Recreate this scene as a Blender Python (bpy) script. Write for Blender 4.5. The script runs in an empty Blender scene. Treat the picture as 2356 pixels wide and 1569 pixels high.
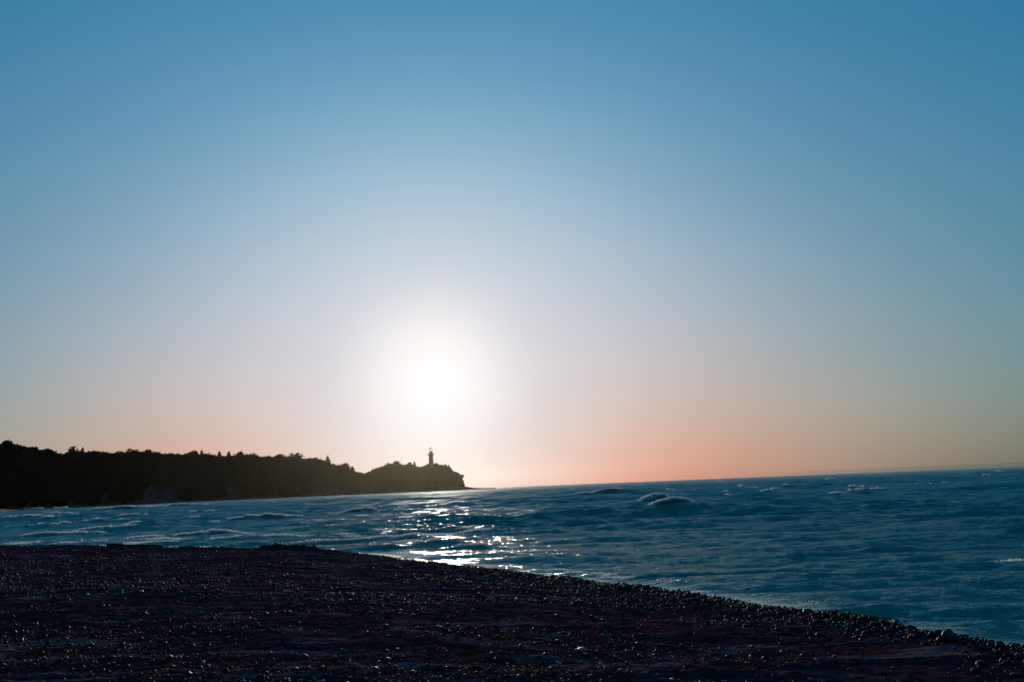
import bpy, bmesh, math, random
import numpy as np
from mathutils import Matrix, Vector

random.seed(7)
rng = np.random.default_rng(11)
sc = bpy.context.scene
COL = sc.collection

# ------------------------------------------------------------------ camera
W, H = 2356.0, 1569.0                      # survey frame used to read bearings off the photograph
LENS = 38.0
F = LENS / 36.0 * W
EYE = 2.2
ROLL, PITCH = math.radians(2.29), math.radians(7.65)
fwd = np.array([0, math.cos(PITCH), math.sin(PITCH)])
r0 = np.array([1.0, 0, 0]); u0 = np.cross(r0, fwd)
right = math.cos(ROLL) * r0 - math.sin(ROLL) * u0
upv = math.sin(ROLL) * r0 + math.cos(ROLL) * u0


def ray(px, py):
    d = fwd + right * (px - W / 2) / F - upv * (py - H / 2) / F
    return d / np.linalg.norm(d)


def at_z(px, py, z=0.0):
    d = ray(px, py); k = (z - EYE) / d[2]
    return np.array([d[0] * k, d[1] * k, z])


def at_dist(px, py, dist):
    """point on the bearing of a survey pixel at a horizontal distance"""
    d = ray(px, py); k = dist / math.hypot(d[0], d[1])
    return np.array([d[0] * k, d[1] * k, EYE + d[2] * k])


cam = bpy.data.cameras.new('camera')
cam.lens = LENS; cam.sensor_width = 36; cam.clip_start = 0.1; cam.clip_end = 40000
cam_o = bpy.data.objects.new('camera', cam); COL.objects.link(cam_o)
cam_o.matrix_world = (Matrix.Translation((0, 0, EYE)) @ Matrix.Rotation(math.pi / 2 + PITCH, 4, 'X')
                      @ Matrix.Rotation(-ROLL, 4, 'Z'))
sc.camera = cam_o
SUN = ray(1000, 890)
SUN_EL = math.asin(SUN[2]); SUN_AZ = math.atan2(SUN[0], SUN[1])

# ------------------------------------------------------------------ render settings
sc.render.engine = 'CYCLES'
sc.view_settings.view_transform = 'Standard'; sc.view_settings.look = 'None'
sc.view_settings.exposure = 0.0; sc.view_settings.gamma = 1.0
cy = sc.cycles
cy.use_denoising = True
try:
    cy.denoiser = 'OPENIMAGEDENOISE'
except Exception:
    pass
cy.max_bounces = 6; cy.diffuse_bounces = 2; cy.glossy_bounces = 3; cy.transmission_bounces = 6
cy.volume_bounces = 0; cy.transparent_max_bounces = 8
cy.caustics_reflective = False; cy.caustics_refractive = False
cy.sample_clamp_indirect = 3.0


# ------------------------------------------------------------------ node helpers
class NT:
    def __init__(s, tree):
        s.t = tree

    def n(s, kind, **kw):
        x = s.t.nodes.new(kind)
        for k, v in kw.items():
            setattr(x, k, v)
        return x

    def put(s, sock, v):
        if hasattr(v, 'is_linked') or hasattr(v, 'links'):
            s.t.links.new(v, sock)
        else:
            sock.default_value = v

    def m(s, op, a, b=None, c=None, clamp=False):
        x = s.n('ShaderNodeMath', operation=op); x.use_clamp = clamp
        s.put(x.inputs[0], a)
        if b is not None: s.put(x.inputs[1], b)
        if c is not None: s.put(x.inputs[2], c)
        return x.outputs[0]

    def vm(s, op, a, b=None, out=0):
        x = s.n('ShaderNodeVectorMath', operation=op)
        s.put(x.inputs[0], a)
        if b is not None:
            s.put(x.inputs['Scale' if op == 'SCALE' else 1], b)
        return x.outputs[out]

    def noise(s, vec, scale, detail=3, rough=0.55, dist=0.0, out=0):
        x = s.n('ShaderNodeTexNoise'); s.put(x.inputs['Vector'], vec)
        x.inputs['Scale'].default_value = scale; x.inputs['Detail'].default_value = detail
        x.inputs['Roughness'].default_value = rough; x.inputs['Distortion'].default_value = dist
        return x.outputs[out]

    def ramp(s, f, stops, interp='LINEAR'):
        x = s.n('ShaderNodeValToRGB'); x.color_ramp.interpolation = interp
        e = x.color_ramp.elements
        while len(e) < len(stops): e.new(0.5)
        for i, (p, c) in enumerate(stops):
            e[i].position = p; e[i].color = (*c, 1) if not np.isscalar(c) else (c, c, c, 1)
        s.put(x.inputs[0], f)
        return x.outputs[0]

    def mix(s, f, a, b, blend='MIX'):
        x = s.n('ShaderNodeMix', data_type='RGBA', blend_type=blend)
        s.put(x.inputs[0], f); s.put(x.inputs[6], a if not isinstance(a, tuple) else (*a, 1))
        s.put(x.inputs[7], b if not isinstance(b, tuple) else (*b, 1))
        return x.outputs[2]

    def attr(s, name, out='Fac'):
        x = s.n('ShaderNodeAttribute'); x.attribute_name = name
        return x.outputs[out]

    def scaled(s, vec, sx, sy, sz):
        x = s.n('ShaderNodeMapping'); s.put(x.inputs[0], vec)
        x.inputs['Scale'].default_value = (sx, sy, sz)
        return x.outputs[0]

    def bump(s, h, strength, dist, normal=None):
        x = s.n('ShaderNodeBump'); s.put(x.inputs['Height'], h)
        x.inputs['Strength'].default_value = strength; x.inputs['Distance'].default_value = dist
        if normal is not None: s.put(x.inputs['Normal'], normal)
        return x.outputs[0]


def material(name):
    m = bpy.data.materials.new(name); m.use_nodes = True
    nt = NT(m.node_tree)
    return m, nt, m.node_tree.nodes['Principled BSDF']


# ------------------------------------------------------------------ sky
world = bpy.data.worlds.new("World"); sc.world = world; world.use_nodes = True
w = NT(world.node_tree)
bg = world.node_tree.nodes['Background']; bg.inputs[1].default_value = 0.05
sky = w.n('ShaderNodeTexSky', sky_type='NISHITA')
sky.sun_disc = False; sky.sun_elevation = SUN_EL; sky.sun_rotation = SUN_AZ
sky.dust_density = 0.5; sky.ozone_density = 4.0
# the sky of this evening: the clear-sky model graded by elevation and by angle from the sun
GRADE = [[1.3982, 1.1556, 1.3058],
         [0.4182, -0.1163, -0.4885],
         [-0.1226, 0.0181, 0.0817],
         [-0.5599, 0.0297, 0.1785],
         [-0.44, -0.0779, 0.5611],
         [-2.1029, -1.936, -1.5868],
         [-0.0495, -0.505, -0.6105],
         [-1.5298, -0.9275, -0.4317],
         [0.999, 0.9114, 0.7403],
         [1.5357, 0.7874, 0.1669],
         [0.14, 0.16, 0.16],
         [-0.15, -0.15, -0.15],
         [-0.3, -0.13, -0.13],
         [0.1, 0.09, 0.07]]
tc = w.n('ShaderNodeTexCoord')
dirv = w.vm('NORMALIZE', tc.outputs['Generated'])
sep = w.n('ShaderNodeSeparateXYZ'); w.put(sep.inputs[0], dirv)
el = w.m('MULTIPLY', w.m('ARCSINE', sep.outputs[2]), 180 / math.pi)
el = w.m('MINIMUM', w.m('MAXIMUM', el, 0.0), 26.0)
th = w.m('MULTIPLY', w.m('ARCCOSINE', w.m('MINIMUM', w.vm('DOT_PRODUCT', dirv, tuple(SUN), out=1), 1.0)), 180 / math.pi)
th_full = th
th = w.m('MINIMUM', th, 36.0)
az = w.m('MULTIPLY', w.m('ARCTAN2', sep.outputs[0], sep.outputs[1]), 180 / math.pi)


def w_exp(x): return w.m('EXPONENT', x)
def w_gauss(x, s): return w_exp(w.m('MULTIPLY', w.m('POWER', w.m('DIVIDE', x, s), 2.0), -1.0))


th_s = w.m('SUBTRACT', th, 13.0)
g13 = w_exp(w.m('MULTIPLY', w.m('MULTIPLY', th_s, th_s), -1 / 49.0))
def w_step(x, a, b):
    t_ = w.m('MULTIPLY', w.m('SUBTRACT', x, a), 1.0 / (b - a), clamp=True)
    return w.m('MULTIPLY', w.m('MULTIPLY', t_, t_), w.m('SUBTRACT', 3.0, w.m('MULTIPLY', t_, 2.0)))


feats = [1.0, w.m('DIVIDE', th, 10.0), w.m('MULTIPLY', w.m('MULTIPLY', th, th), 0.01), w.m('DIVIDE', el, 10.0),
         w_exp(w.m('DIVIDE', el, -2.5)), w_exp(w.m('DIVIDE', w.m('SQRT', w.m('ADD', w.m('MULTIPLY', th, th), 0.6)), -5.0)),
         w.m('MULTIPLY', w_exp(w.m('DIVIDE', el, -3.0)), g13), w_exp(w.m('DIVIDE', el, -8.0)),
         w_gauss(th, 4.0), w.m('MULTIPLY', w_exp(w.m('DIVIDE', th, -7.0)), w.m('DIVIDE', el, 10.0)),
         w_gauss(th, 1.4),                                             # the sun's own disc and bloom of air
         w_step(th_full, 38.0, 80.0),                                  # the sky away from the sunset is dim
         w.m('MULTIPLY', w_step(el, .21, .15), w_step(az, 10.0, 19.0)),  # low dark band drawn into the sky for a distant strip of land
         w.m('SUBTRACT', w.noise(w.scaled(dirv, 2.2, 2.2, 9.0), 1.0, 4, .6), .5)]  # slight unevenness across the whole sky
acc = tuple(GRADE[0])
for f, c in list(zip(feats, GRADE))[1:]:
    x = w.n('ShaderNodeVectorMath', operation='MULTIPLY_ADD')
    comb = w.n('ShaderNodeCombineXYZ')
    for i in range(3): w.put(comb.inputs[i], f)
    w.put(x.inputs[0], comb.outputs[0]); x.inputs[1].default_value = tuple(c)
    w.put(x.inputs[2], acc); acc = x.outputs[0]
s3 = w.n('ShaderNodeSeparateXYZ'); w.put(s3.inputs[0], acc)
cc = w.n('ShaderNodeCombineXYZ')
for i in range(3): w.put(cc.inputs[i], w_exp(s3.outputs[i]))
graded = w.vm('MULTIPLY', sky.outputs[0], cc.outputs[0])
w.put(bg.inputs[0], graded)

# ------------------------------------------------------------------ sun
sun = bpy.data.lights.new('sun', 'SUN'); sun.energy = 2.0; sun.angle = math.radians(0.5); sun.color = (1.0, 0.82, 0.70)
sun_o = bpy.data.objects.new('sun', sun); COL.objects.link(sun_o)
sun_o.rotation_euler = Vector(-SUN).to_track_quat('-Z', 'Y').to_euler()


# ------------------------------------------------------------------ mesh helpers
def np_mesh(name, V, faces, mat, parent=None, smooth=True, attrs=None):
    """faces: list of (n,k) index arrays"""
    me = bpy.data.meshes.new(name)
    V = np.ascontiguousarray(V, dtype=np.float32)
    me.vertices.add(len(V)); me.vertices.foreach_set('co', V.ravel())
    idx = np.concatenate([f.ravel() for f in faces]).astype(np.int32)
    tot = np.concatenate([np.full(len(f), f.shape[1], np.int32) for f in faces])
    start = np.concatenate([[0], np.cumsum(tot)[:-1]]).astype(np.int32)
    me.loops.add(len(idx)); me.loops.foreach_set('vertex_index', idx)
    me.polygons.add(len(tot)); me.polygons.foreach_set('loop_start', start)
    me.polygons.foreach_set('loop_total', tot)
    if smooth: me.polygons.foreach_set('use_smooth', np.ones(len(tot), bool))
    for k, (typ, dat) in (attrs or {}).items():
        a = me.attributes.new(k, typ, 'POINT')
        a.data.foreach_set('value' if typ == 'FLOAT' else 'color', np.ascontiguousarray(dat, np.float32).ravel())
    me.update(calc_edges=True)
    if mat: me.materials.append(mat)
    o = bpy.data.objects.new(name, me); COL.objects.link(o)
    if parent is not None: o.parent = parent
    return o


def bm_obj(name, bm, mat, parent=None, smooth=True):
    me = bpy.data.meshes.new(name); bm.to_mesh(me); bm.free()
    if smooth:
        for p in me.polygons: p.use_smooth = True
    me.materials.append(mat)
    o = bpy.data.objects.new(name, me); COL.objects.link(o)
    if parent is not None: o.parent = parent
    return o


def thing(name, loc, label, cat, group=None, rz=0.0):
    o = bpy.data.objects.new(name, None); COL.objects.link(o)
    o.empty_display_size = 0.5; o.location = loc; o.rotation_euler = (0, 0, rz)
    return tag(o, label, cat, group)


def tag(o, label, cat, group=None, kind=None):
    o['label'] = label; o['category'] = cat
    if group: o['group'] = group
    if kind: o['kind'] = kind
    return o


def grid_quads(nr, nc):
    i = np.arange(nr - 1)[:, None] * nc + np.arange(nc - 1)[None, :]
    return np.stack([i, i + 1, i + nc + 1, i + nc], -1).reshape(-1, 4)


def _hash(ix, iy, seed):
    n = (ix * 374761393 + iy * 668265263 + seed * 1446647) & 0xFFFFFFFF
    n = ((n ^ (n >> 13)) * 1274126177) & 0xFFFFFFFF
    return ((n ^ (n >> 16)) & 0xFFFF) / 65535.0


def vnoise(x, y, seed=0):
    ix = np.floor(x).astype(np.int64); iy = np.floor(y).astype(np.int64)
    fx = x - ix; fy = y - iy
    fx = fx * fx * fx * (fx * (fx * 6 - 15) + 10); fy = fy * fy * fy * (fy * (fy * 6 - 15) + 10)
    a = _hash(ix, iy, seed); b = _hash(ix + 1, iy, seed); c = _hash(ix, iy + 1, seed); d = _hash(ix + 1, iy + 1, seed)
    return (a * (1 - fx) + b * fx) * (1 - fy) + (c * (1 - fx) + d * fx) * fy


def fbm(x, y, seed=0, octs=4):
    v = 0; a = 0.5
    for k in range(octs):
        v = v + a * (vnoise(x, y, seed + k * 17) - 0.5); a *= 0.5; x = x * 2.03 + 3.1; y = y * 2.03 + 1.7
    return v


def sstep(a, b, x):
    t = np.clip((x - a) / (b - a), 0, 1)
    return t * t * (3 - 2 * t)


# ------------------------------------------------------------------ shoreline
NEAR = [(-300, 150), (-150, 75), (-70, 54), (-40, 49.5), (-21.8, 46), (-16, 43.2), (-12.2, 41.6), (-9.4, 40.6), (-7.4, 40.0),
        (-4.9, 38.9), (-3.6, 35.8), (-2.3, 32.6), (-0.9, 29.9), (0.25, 27.7), (1.25, 25.6), (2.1, 23.8), (2.9, 22.3), (3.55, 20.9),
        (4.1, 19.5), (4.55, 18.2), (4.9, 17.0), (5.3, 15.9), (5.6, 14.9), (5.85, 14.0), (6.15, 12.9), (6.6, 11.3),
        (7.6, 8.0), (9.5, 3.0), (14, -8), (30, -40), (120, -200), (900, -1500)]
LAND = NEAR + [(900, -5500), (-6400, -5500), (-6400, 700), (-1500, 620), (-700, 500), (-420, 300)]


def shore_dist(x, y):
    """distance to the water's edge, positive inland"""
    P = np.array(LAND, float); Q = np.roll(P, -1, 0)
    d = np.full(x.shape, 1e9); inside = np.zeros(x.shape, bool)
    for (ax, ay), (bx, by) in zip(P, Q):
        ex, ey = bx - ax, by - ay
        t = np.clip(((x - ax) * ex + (y - ay) * ey) / (ex * ex + ey * ey), 0, 1)
        d = np.minimum(d, (x - ax - t * ex) ** 2 + (y - ay - t * ey) ** 2)
        cr = ((ay > y) != (by > y))
        xi = ax + (y - ay) / (ey if abs(ey) > 1e-9 else 1e-9) * ex
        inside ^= cr & (x < xi)
    d = np.sqrt(d)
    return np.where(inside, d, -d)


def beach_z(x, y, sd=None, micro=True):
    if sd is None: sd = shore_dist(x, y)
    sd = sd + 0.9 * fbm(x * 0.8, y * 0.8, 5, 3) * sstep(40, 5, np.hypot(x, y - 25))
    zc = np.interp(x, [-60, -21.8, -16, -12, -9.4, -7.4, -4.9, -2, 3, 7], [.95, .80, .70, .58, .46, .38, .16, .12, .12, .14])
    scx = np.interp(x, [-60, -12, -7.4, -4.9, -2, 7], [3.6, 3.4, 2.6, 1.6, 1.0, 0.8])
    zin = 0.6
    z = zc * sstep(0, 1, sd / scx) + (zin - zc) * sstep(0, 9, sd - scx)
    z = z - 0.045 * np.exp(-((sd - scx - 1.3) / 0.7) ** 2) * sstep(-4, 0, x)
    z = np.where(sd < 0, np.maximum(sd * 0.10, -2.6), z)
    land = sstep(0.1, 2.0, sd)
    r = np.hypot(x, y)
    if micro:
        z = z + land * (0.10 * fbm(x * 0.35, y * 0.35, 21, 3) + 0.06 * fbm(x * 1.3, y * 1.6, 33, 3) + 0.055 * fbm(x * 6, y * 7, 41, 4))
        # low scarps cut by the last high water
        rd = 1 - np.abs(2 * vnoise(x * 0.22 + 0.8 * fbm(x * .6, y * .6, 3), y * 0.45, 77) - 1)
        z = z + land * 0.028 * sstep(0.86, 0.98, rd)
    z = z + np.clip(r - 150, 0, 1e9) * 0.003 * (sd > 20)
    return z


def polar(r_list, half_deg, n_mid, n_out):
    mid = np.radians(np.linspace(-half_deg, half_deg, n_mid))
    out = np.radians(np.linspace(half_deg, 360 - half_deg, n_out + 2))[1:-1]
    th_ = np.concatenate([mid, out, [math.radians(360 - half_deg)]])
    R, T = np.meshgrid(r_list, th_, indexing='ij')
    return R, T, R * np.sin(T), R * np.cos(T)


def logr(a, b, k):
    return a * np.exp(np.arange(0, int(math.log(b / a) / k)) * k)


# ------------------------------------------------------------------ beach
m_beach, t, p = material('dark_wet_sand')
geo = t.n('ShaderNodeNewGeometry'); pos = geo.outputs['Position']
n1 = t.noise(t.scaled(pos, .5, .9, 1), 1.0, 4); n2 = t.noise(pos, 9, 5, .6); n3 = t.noise(t.scaled(pos, 7, 22, 7), 1.0, 4, .65)
base = t.ramp(n1, [(.34, (.044, .0165, .024)), (.47, (.055, .0195, .030)), (.56, (.062, .0190, .0135)), (.66, (.034, .0135, .0175))])
base = t.mix(t.ramp(n2, [(.35, 0.0), (.7, .8)]), base, (.085, .034, .043))
base = t.mix(t.ramp(n3, [(.50, 0.0), (.68, 1.0)]), base, (.075, .058, .064))
patch = t.noise(t.scaled(pos, .55, 2.1, 1), 1.0, 5, .62, .6)
base = t.mix(t.ramp(patch, [(.53, 0.0), (.65, .9)]), base, (.20, .155, .165))  # pale wet-sand patches, with a sky sheen painted into their colour
t.put(p.inputs['Base Color'], base)
t.put(p.inputs['Roughness'], t.ramp(n3, [(.3, .95), (.7, .75)]))
p.inputs['Specular IOR Level'].default_value = 0.0
hgt = t.m('ADD', t.m('MULTIPLY', n2, .6), t.m('MULTIPLY', t.noise(pos, 38, 4, .65), .4))
t.put(p.inputs['Normal'], t.bump(hgt, .8, .035))

rl = np.concatenate([[1.0, 3.0], logr(5, 62, .0042), logr(62, 6200, .09), [6200]])
R, T, X, Y = polar(rl, 33, 820, 60)
SD = shore_dist(X, Y)
Z = beach_z(X, Y, SD)
V = np.stack([X, Y, Z], -1).reshape(-1, 3)
beach = np_mesh('beach', V, [grid_quads(*X.shape)], m_beach)
beach['kind'] = 'structure'

# ------------------------------------------------------------------ water
m_water, t, p = material('sea_water')
geo = t.n('ShaderNodeNewGeometry'); pos = geo.outputs['Position']
foam = t.attr('foam')
fn = t.m('ADD', t.m('MULTIPLY', t.noise(pos, 3.0, 4, .65), .6), t.m('MULTIPLY', t.noise(pos, 17, 3, .6), .4))
fm = t.m('SUBTRACT', t.m('ADD', foam, t.m('MULTIPLY', fn, .9)), .80)
fm = t.m('MULTIPLY', fm, 5.0, clamp=True)
p.inputs['Base Color'].default_value = (.80, .82, .82, 1)
p.inputs['Roughness'].default_value = .8

b1 = t.noise(t.scaled(pos, 1.1, 3.4, 1.6), 1.0, 3, .6); b2 = t.noise(t.scaled(pos, 4, 11, 6), 1.0, 3, .6)
calm = t.attr('chop')
hgt = t.m('MULTIPLY', t.m('ADD', t.m('MULTIPLY', b1, .36), t.m('MULTIPLY', b2, .14)), calm)
nrm = t.bump(hgt, 1.0, 1.0)
body = t.n('ShaderNodeBsdfDiffuse'); t.put(body.inputs[0], t.mix(t.noise(pos, .05, 2), (.003, .27, .24), (.004, .34, .285)))
refl = t.n('ShaderNodeBsdfGlossy'); refl.inputs[0].default_value = (.92, 1.0, .94, 1)      # green-blue Baltic water
t.put(refl.inputs['Roughness'], t.attr('rough')); t.put(refl.inputs['Normal'], nrm)
fr_ = t.n('ShaderNodeFresnel'); fr_.inputs[0].default_value = 1.34; t.put(fr_.inputs['Normal'], nrm)
sea = t.n('ShaderNodeMixShader'); t.put(sea.inputs[0], t.m('MULTIPLY', fr_.outputs[0], 1.0)); t.put(sea.inputs[1], body.outputs[0]); t.put(sea.inputs[2], refl.outputs[0])
top = t.n('ShaderNodeMixShader'); t.put(top.inputs[0], fm); t.put(top.inputs[1], sea.outputs[0]); t.put(top.inputs[2], p.outputs[0])
t.put([n_ for n_ in m_water.node_tree.nodes if n_.type == 'OUTPUT_MATERIAL'][0].inputs[0], top.outputs[0])

KR = .0032
rl = np.concatenate([logr(9, 130, KR * .62), logr(130, 620, KR * .72), logr(620, 1100, KR), logr(1100, 6200, .02), [6200]])
R, T, X, Y = polar(rl, 33, 900, 40)
shape = X.shape
x = X.ravel(); y = Y.ravel(); r = R.ravel()
sd = -shore_dist(x, y)                         # metres out to sea
sp = np.maximum(r * np.where(r < 130, KR * .62, np.where(r < 620, KR * .72, KR)), r * math.radians(66 / 900)); sp = np.where(r > 1090, np.maximum(sp, r * .02), sp)
out_view = (np.abs(((T.ravel() + math.pi) % (2 * math.pi)) - math.pi) > math.radians(33.2))
sp = np.where(out_view, np.maximum(sp, r * .12), sp)
NW = 84
Ls = np.exp(np.linspace(math.log(.30), math.log(16), NW)) * rng.uniform(.93, 1.07, NW)
dz = np.zeros_like(x); dxx = np.zeros_like(x); dyy = np.zeros_like(x)
group = .55 + .9 * vnoise(x * .045, y * .045, 3) * (.6 + .8 * vnoise(x * .16, y * .13, 9))
shal = sstep(0.0, 12.0, sd) * .2 + .8
shal_s = sstep(0.0, 1.5, sd) * .1 + .9
unres = np.full_like(x, 0.0)
S_TOT = .26
for L in Ls:
    ang = math.radians(262 + rng.normal(0, 17 if L > 1.5 else 20))
    k = 2 * math.pi / L; cx, cyy = math.cos(ang), math.sin(ang)
    sl = S_TOT * math.sqrt(2.0 / NW) * (1.25 if L < 1.0 else (1.85 if L < 5 else 1.3) * (1.0 / L) ** .55)
    a = sl / k
    fade = sstep(2.0, 3.2, L / sp)
    amp = a * fade * group * (shal if L > 2.5 else shal_s)
    ph = k * (cx * x + cyy * y) + rng.uniform(0, 6.283)
    s_, c_ = np.sin(ph), np.cos(ph)
    dz += amp * c_; dxx -= .85 * amp * cx * s_; dyy -= .85 * amp * cyy * s_
    unres += (sl ** 2) * .5 * (1 - fade)
foamv = np.zeros_like(x)


def breaker(px, py, half_px, h_px, foam_a, tilt=0.0, wf=1.0, wb=2.4, foam_s=0.0, z0=0.0, foam_w=1.0):
    """one standing crest: half length and height given at its distance; front towards the beach"""
    c = at_z(px, py, z0); d = math.hypot(c[0], c[1])
    l = half_px / F * d * (1.3 if h_px < 20 else 1.0); h = h_px / F * d * (.66 if h_px < 20 else 1.0)
    breaker_m(c[0], c[1], l, h, foam_a, tilt, wf, wb, foam_s, foam_w)


def breaker_m(cx, cy_, l, h, foam_a, tilt=0.0, wf=1.0, wb=2.4, foam_s=0.0, foam_w=1.0):
    global dz, foamv
    rad = 2.2 * l + 6 * h + 1
    m = np.nonzero((np.abs(x - cx) < rad) & (np.abs(y - cy_) < rad))[0]
    if not len(m): return
    X_, Y_ = x[m] - cx, y[m] - cy_
    ca, sa = math.cos(tilt), math.sin(tilt)
    s_ = X_ * ca + Y_ * sa; t_ = -X_ * sa + Y_ * ca              # t_: away from the beach
    hh = max(h, .12)
    t_ = t_ + .5 * hh * fbm(s_ / (1.6 * hh) + cx, s_ * 0 + cy_, 4, 2) * 2
    env = np.exp(-np.abs(s_ / l) ** 1.45) * (1 + .5 * fbm(s_ / (1.2 * hh) + cx, s_ * 0 + 5, 8, 3))
    prof = np.where(t_ > 0, np.exp(-np.abs(t_ / (wb * hh)) ** 1.25), np.exp(-np.abs(t_ / (wf * hh)) ** 1.25))
    dz[m] += h * env * prof
    if foam_a > 0:
        fe = np.exp(-np.abs((s_ - foam_s * l) / (l * (.75 if foam_s else 1.0))) ** 2.4)
        fp = np.exp(-((t_ + .08 * hh) / (.30 * hh * foam_w)) ** 2)
        gap_ = sstep(.30, .62, vnoise((X_ + cx) * 1.1 / max(.6, .5 * hh + .3), (Y_ + cy_) * 2.2, 23) * .65 + vnoise((X_ + cx) * 4.5, (Y_ + cy_) * 7, 24) * .35)
        foamv[m] = np.maximum(foamv[m], 1.15 * foam_a * fe * fp * (.25 + .85 * gap_))


# breakers over the bar and in the bay
for b in [(1516, 1158, 50, 20, 1.0, .42, 1.5, 2.4, -.35, 0, 1.5), (1580, 1168, 78, 20, 1.0, .08, 1.5, 2.8, -.42, 0, 1.6), (1650, 1176, 70, 9, .25, -.1),
          (1415, 1137, 52, 19, 1.0, 0, 1.1, 2.2, -.5, 0, 1.4), (1475, 1137, 45, 10, .3, -.1), (838, 1180, 42, 14, 1.0, 0, .9, 2.0, -.2, 0, 1.4),
          (905, 1178, 45, 8, .4, -.1), (358, 1217, 62, 27, .5, .16, .9, 2.0, -.7), (300, 1222, 60, 8, .4, .12), (590, 1197, 70, 16, 1.0, .05, .9, 2.2),
          (130, 1184, 75, 9, .6, .1), (60, 1192, 60, 8, .55, .15), (290, 1172, 70, 9, .65, .05), (410, 1165, 60, 8, .7, .05),
          (210, 1204, 70, 10, .6, .2), (300, 1190, 60, 10, .35, .1), (145, 1233, 60, 14, 1.0, .05, 1.2, 3.0, 0, 0, 1.7),
          (240, 1222, 55, 8, .9, .05, 1, 2.4, 0, 0, 1.4), (60, 1214, 60, 6, .7, .1), (490, 1232, 70, 16, 1.0, -.08, 1.0, 2.4, 0, 0, 1.8),
          (420, 1226, 40, 9, .2), (480, 1180, 50, 7, .5), (180, 1165, 70, 6, .7, .05), (100, 1172, 60, 6, .7, .05),
          (1160, 1145, 20, 7, .8), (785, 1148, 18, 7, .9), (985, 1150, 50, 10, .1), (1060, 1165, 75, 11, .15, -.05),
          (930, 1150, 40, 6, .5), (1130, 1228, 80, 9, 0), (1000, 1236, 70, 9, .45), (690, 1163, 30, 7, .3),
          (960, 1240, 45, 12, .6, .3), (1015, 1256, 55, 19, .9, -.1, .9, 2, -.2), (1090, 1262, 60, 19, .45, -.1, .8), (900, 1262, 95, 15, .3, .02, .7), (960, 1248, 40, 14, .8, .5),
          (1630, 1332, 190, 17, .25, -.035, .75, 2.6, -.9), (1900, 1339, 110, 11, 0, -.03, .7), (1290, 1320, 60, 5, .6),
          (1620, 1365, 60, 4, .7, -.1), (1780, 1386, 40, 5, .3), (1880, 1386, 80, 6, .35, .05), (1960, 1394, 90, 7, .25, -.05),
          (2110, 1422, 150, 18, .3, -.04, .7, 2.4, -.5), (2290, 1436, 110, 12, .1, -.04, .7), (2000, 1400, 110, 12, .2, -.04, .7), (2250, 1398, 130, 11, 0, -.03, .7), (2040, 1410, 40, 5, .15), (2290, 1454, 60, 5, .1),
          (2345, 1300, 65, 12, .95, .1, 1.2, 3.0, 0, 0, 2.0), (2240, 1284, 120, 14, 0, 0, .7), (2080, 1262, 150, 14, 0, .02, .7), (1830, 1281, 110, 14, 0, 0, .7),
          (2080, 1192, 130, 13, 0, 0, .7), (2230, 1186, 90, 11, 0, 0, .7), (1785, 1210, 60, 11, .05, 0, .7), (1990, 1130, 45, 7, .5), (1960, 1122, 20, 5, .8), (1855, 1153, 50, 6, .1),
          (2140, 1200, 60, 7, .1), (2330, 1205, 60, 7, .1), (1560, 1223, 60, 6, 0), (1340, 1255, 80, 5, 0)]:
    breaker(*b)
# whitecaps scattered over open water
for i in range(260):
    dd = math.exp(rng.uniform(math.log(75), math.log(900))); aa = math.radians(rng.uniform(-26, 27))
    if dd < 150 and rng.random() < .55: continue
    breaker_m(dd * math.sin(aa), dd * math.cos(aa), rng.uniform(.4, 1.3) * (1 + dd / 700), rng.uniform(.10, .24) * (1 + dd / 900),
              rng.uniform(.3, .8), rng.normal(0, .25), foam_s=rng.uniform(-.6, .4))
# lines of foam where the swash dies along the beach
edge = np.exp(-((sd - .35 - .9 * (vnoise(x * .5, y * .5, 12) - .3)) / .28) ** 2) * (.35 + .75 * vnoise(x * .8, y * .8, 14))
foamv = np.maximum(foamv, edge * np.where(r < 60, .85 * (.40 + .60 * sstep(4.0, 1.5, x)) * sstep(.25, .6, vnoise(x * 1.6, y * 1.6, 15)), 0))
surf = sstep(38, 4, sd) * (r > 46) * (r < 140) * (x < 0)
streak = 1 - np.abs(2 * vnoise(x * .12 + y * .03, y * .35, 61) - 1)
foamv = np.maximum(foamv, surf * .75 * sstep(.72, .97, streak) * vnoise(x * .4, y * .6, 63))
dz = dz * (1 - .8 * sstep(.9, .0, sd) * (r < 60))
dz += .02 * (r < 60) * sstep(3, 0, sd)
Vw = np.stack([x + dxx, y + dyy, dz], -1)
q = grid_quads(*shape)
keep = (sd[q] > -2.5).any(1)
q = q[keep]
used = np.zeros(len(x), bool); used[q.ravel()] = True
remap = np.cumsum(used) - 1
rough = np.sqrt(np.sqrt(np.interp(r, [90, 420], [.5, 2.0]) * np.clip(unres, 0, .06) + .020 ** 2))
chop = sstep(.05, .9, sd) * .85 + .15
water = np_mesh('water', Vw[used], [remap[q]], m_water,
                attrs={'foam': ('FLOAT', foamv[used]), 'rough': ('FLOAT', rough[used]), 'chop': ('FLOAT', chop[used])})
water['kind'] = 'structure'

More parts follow.
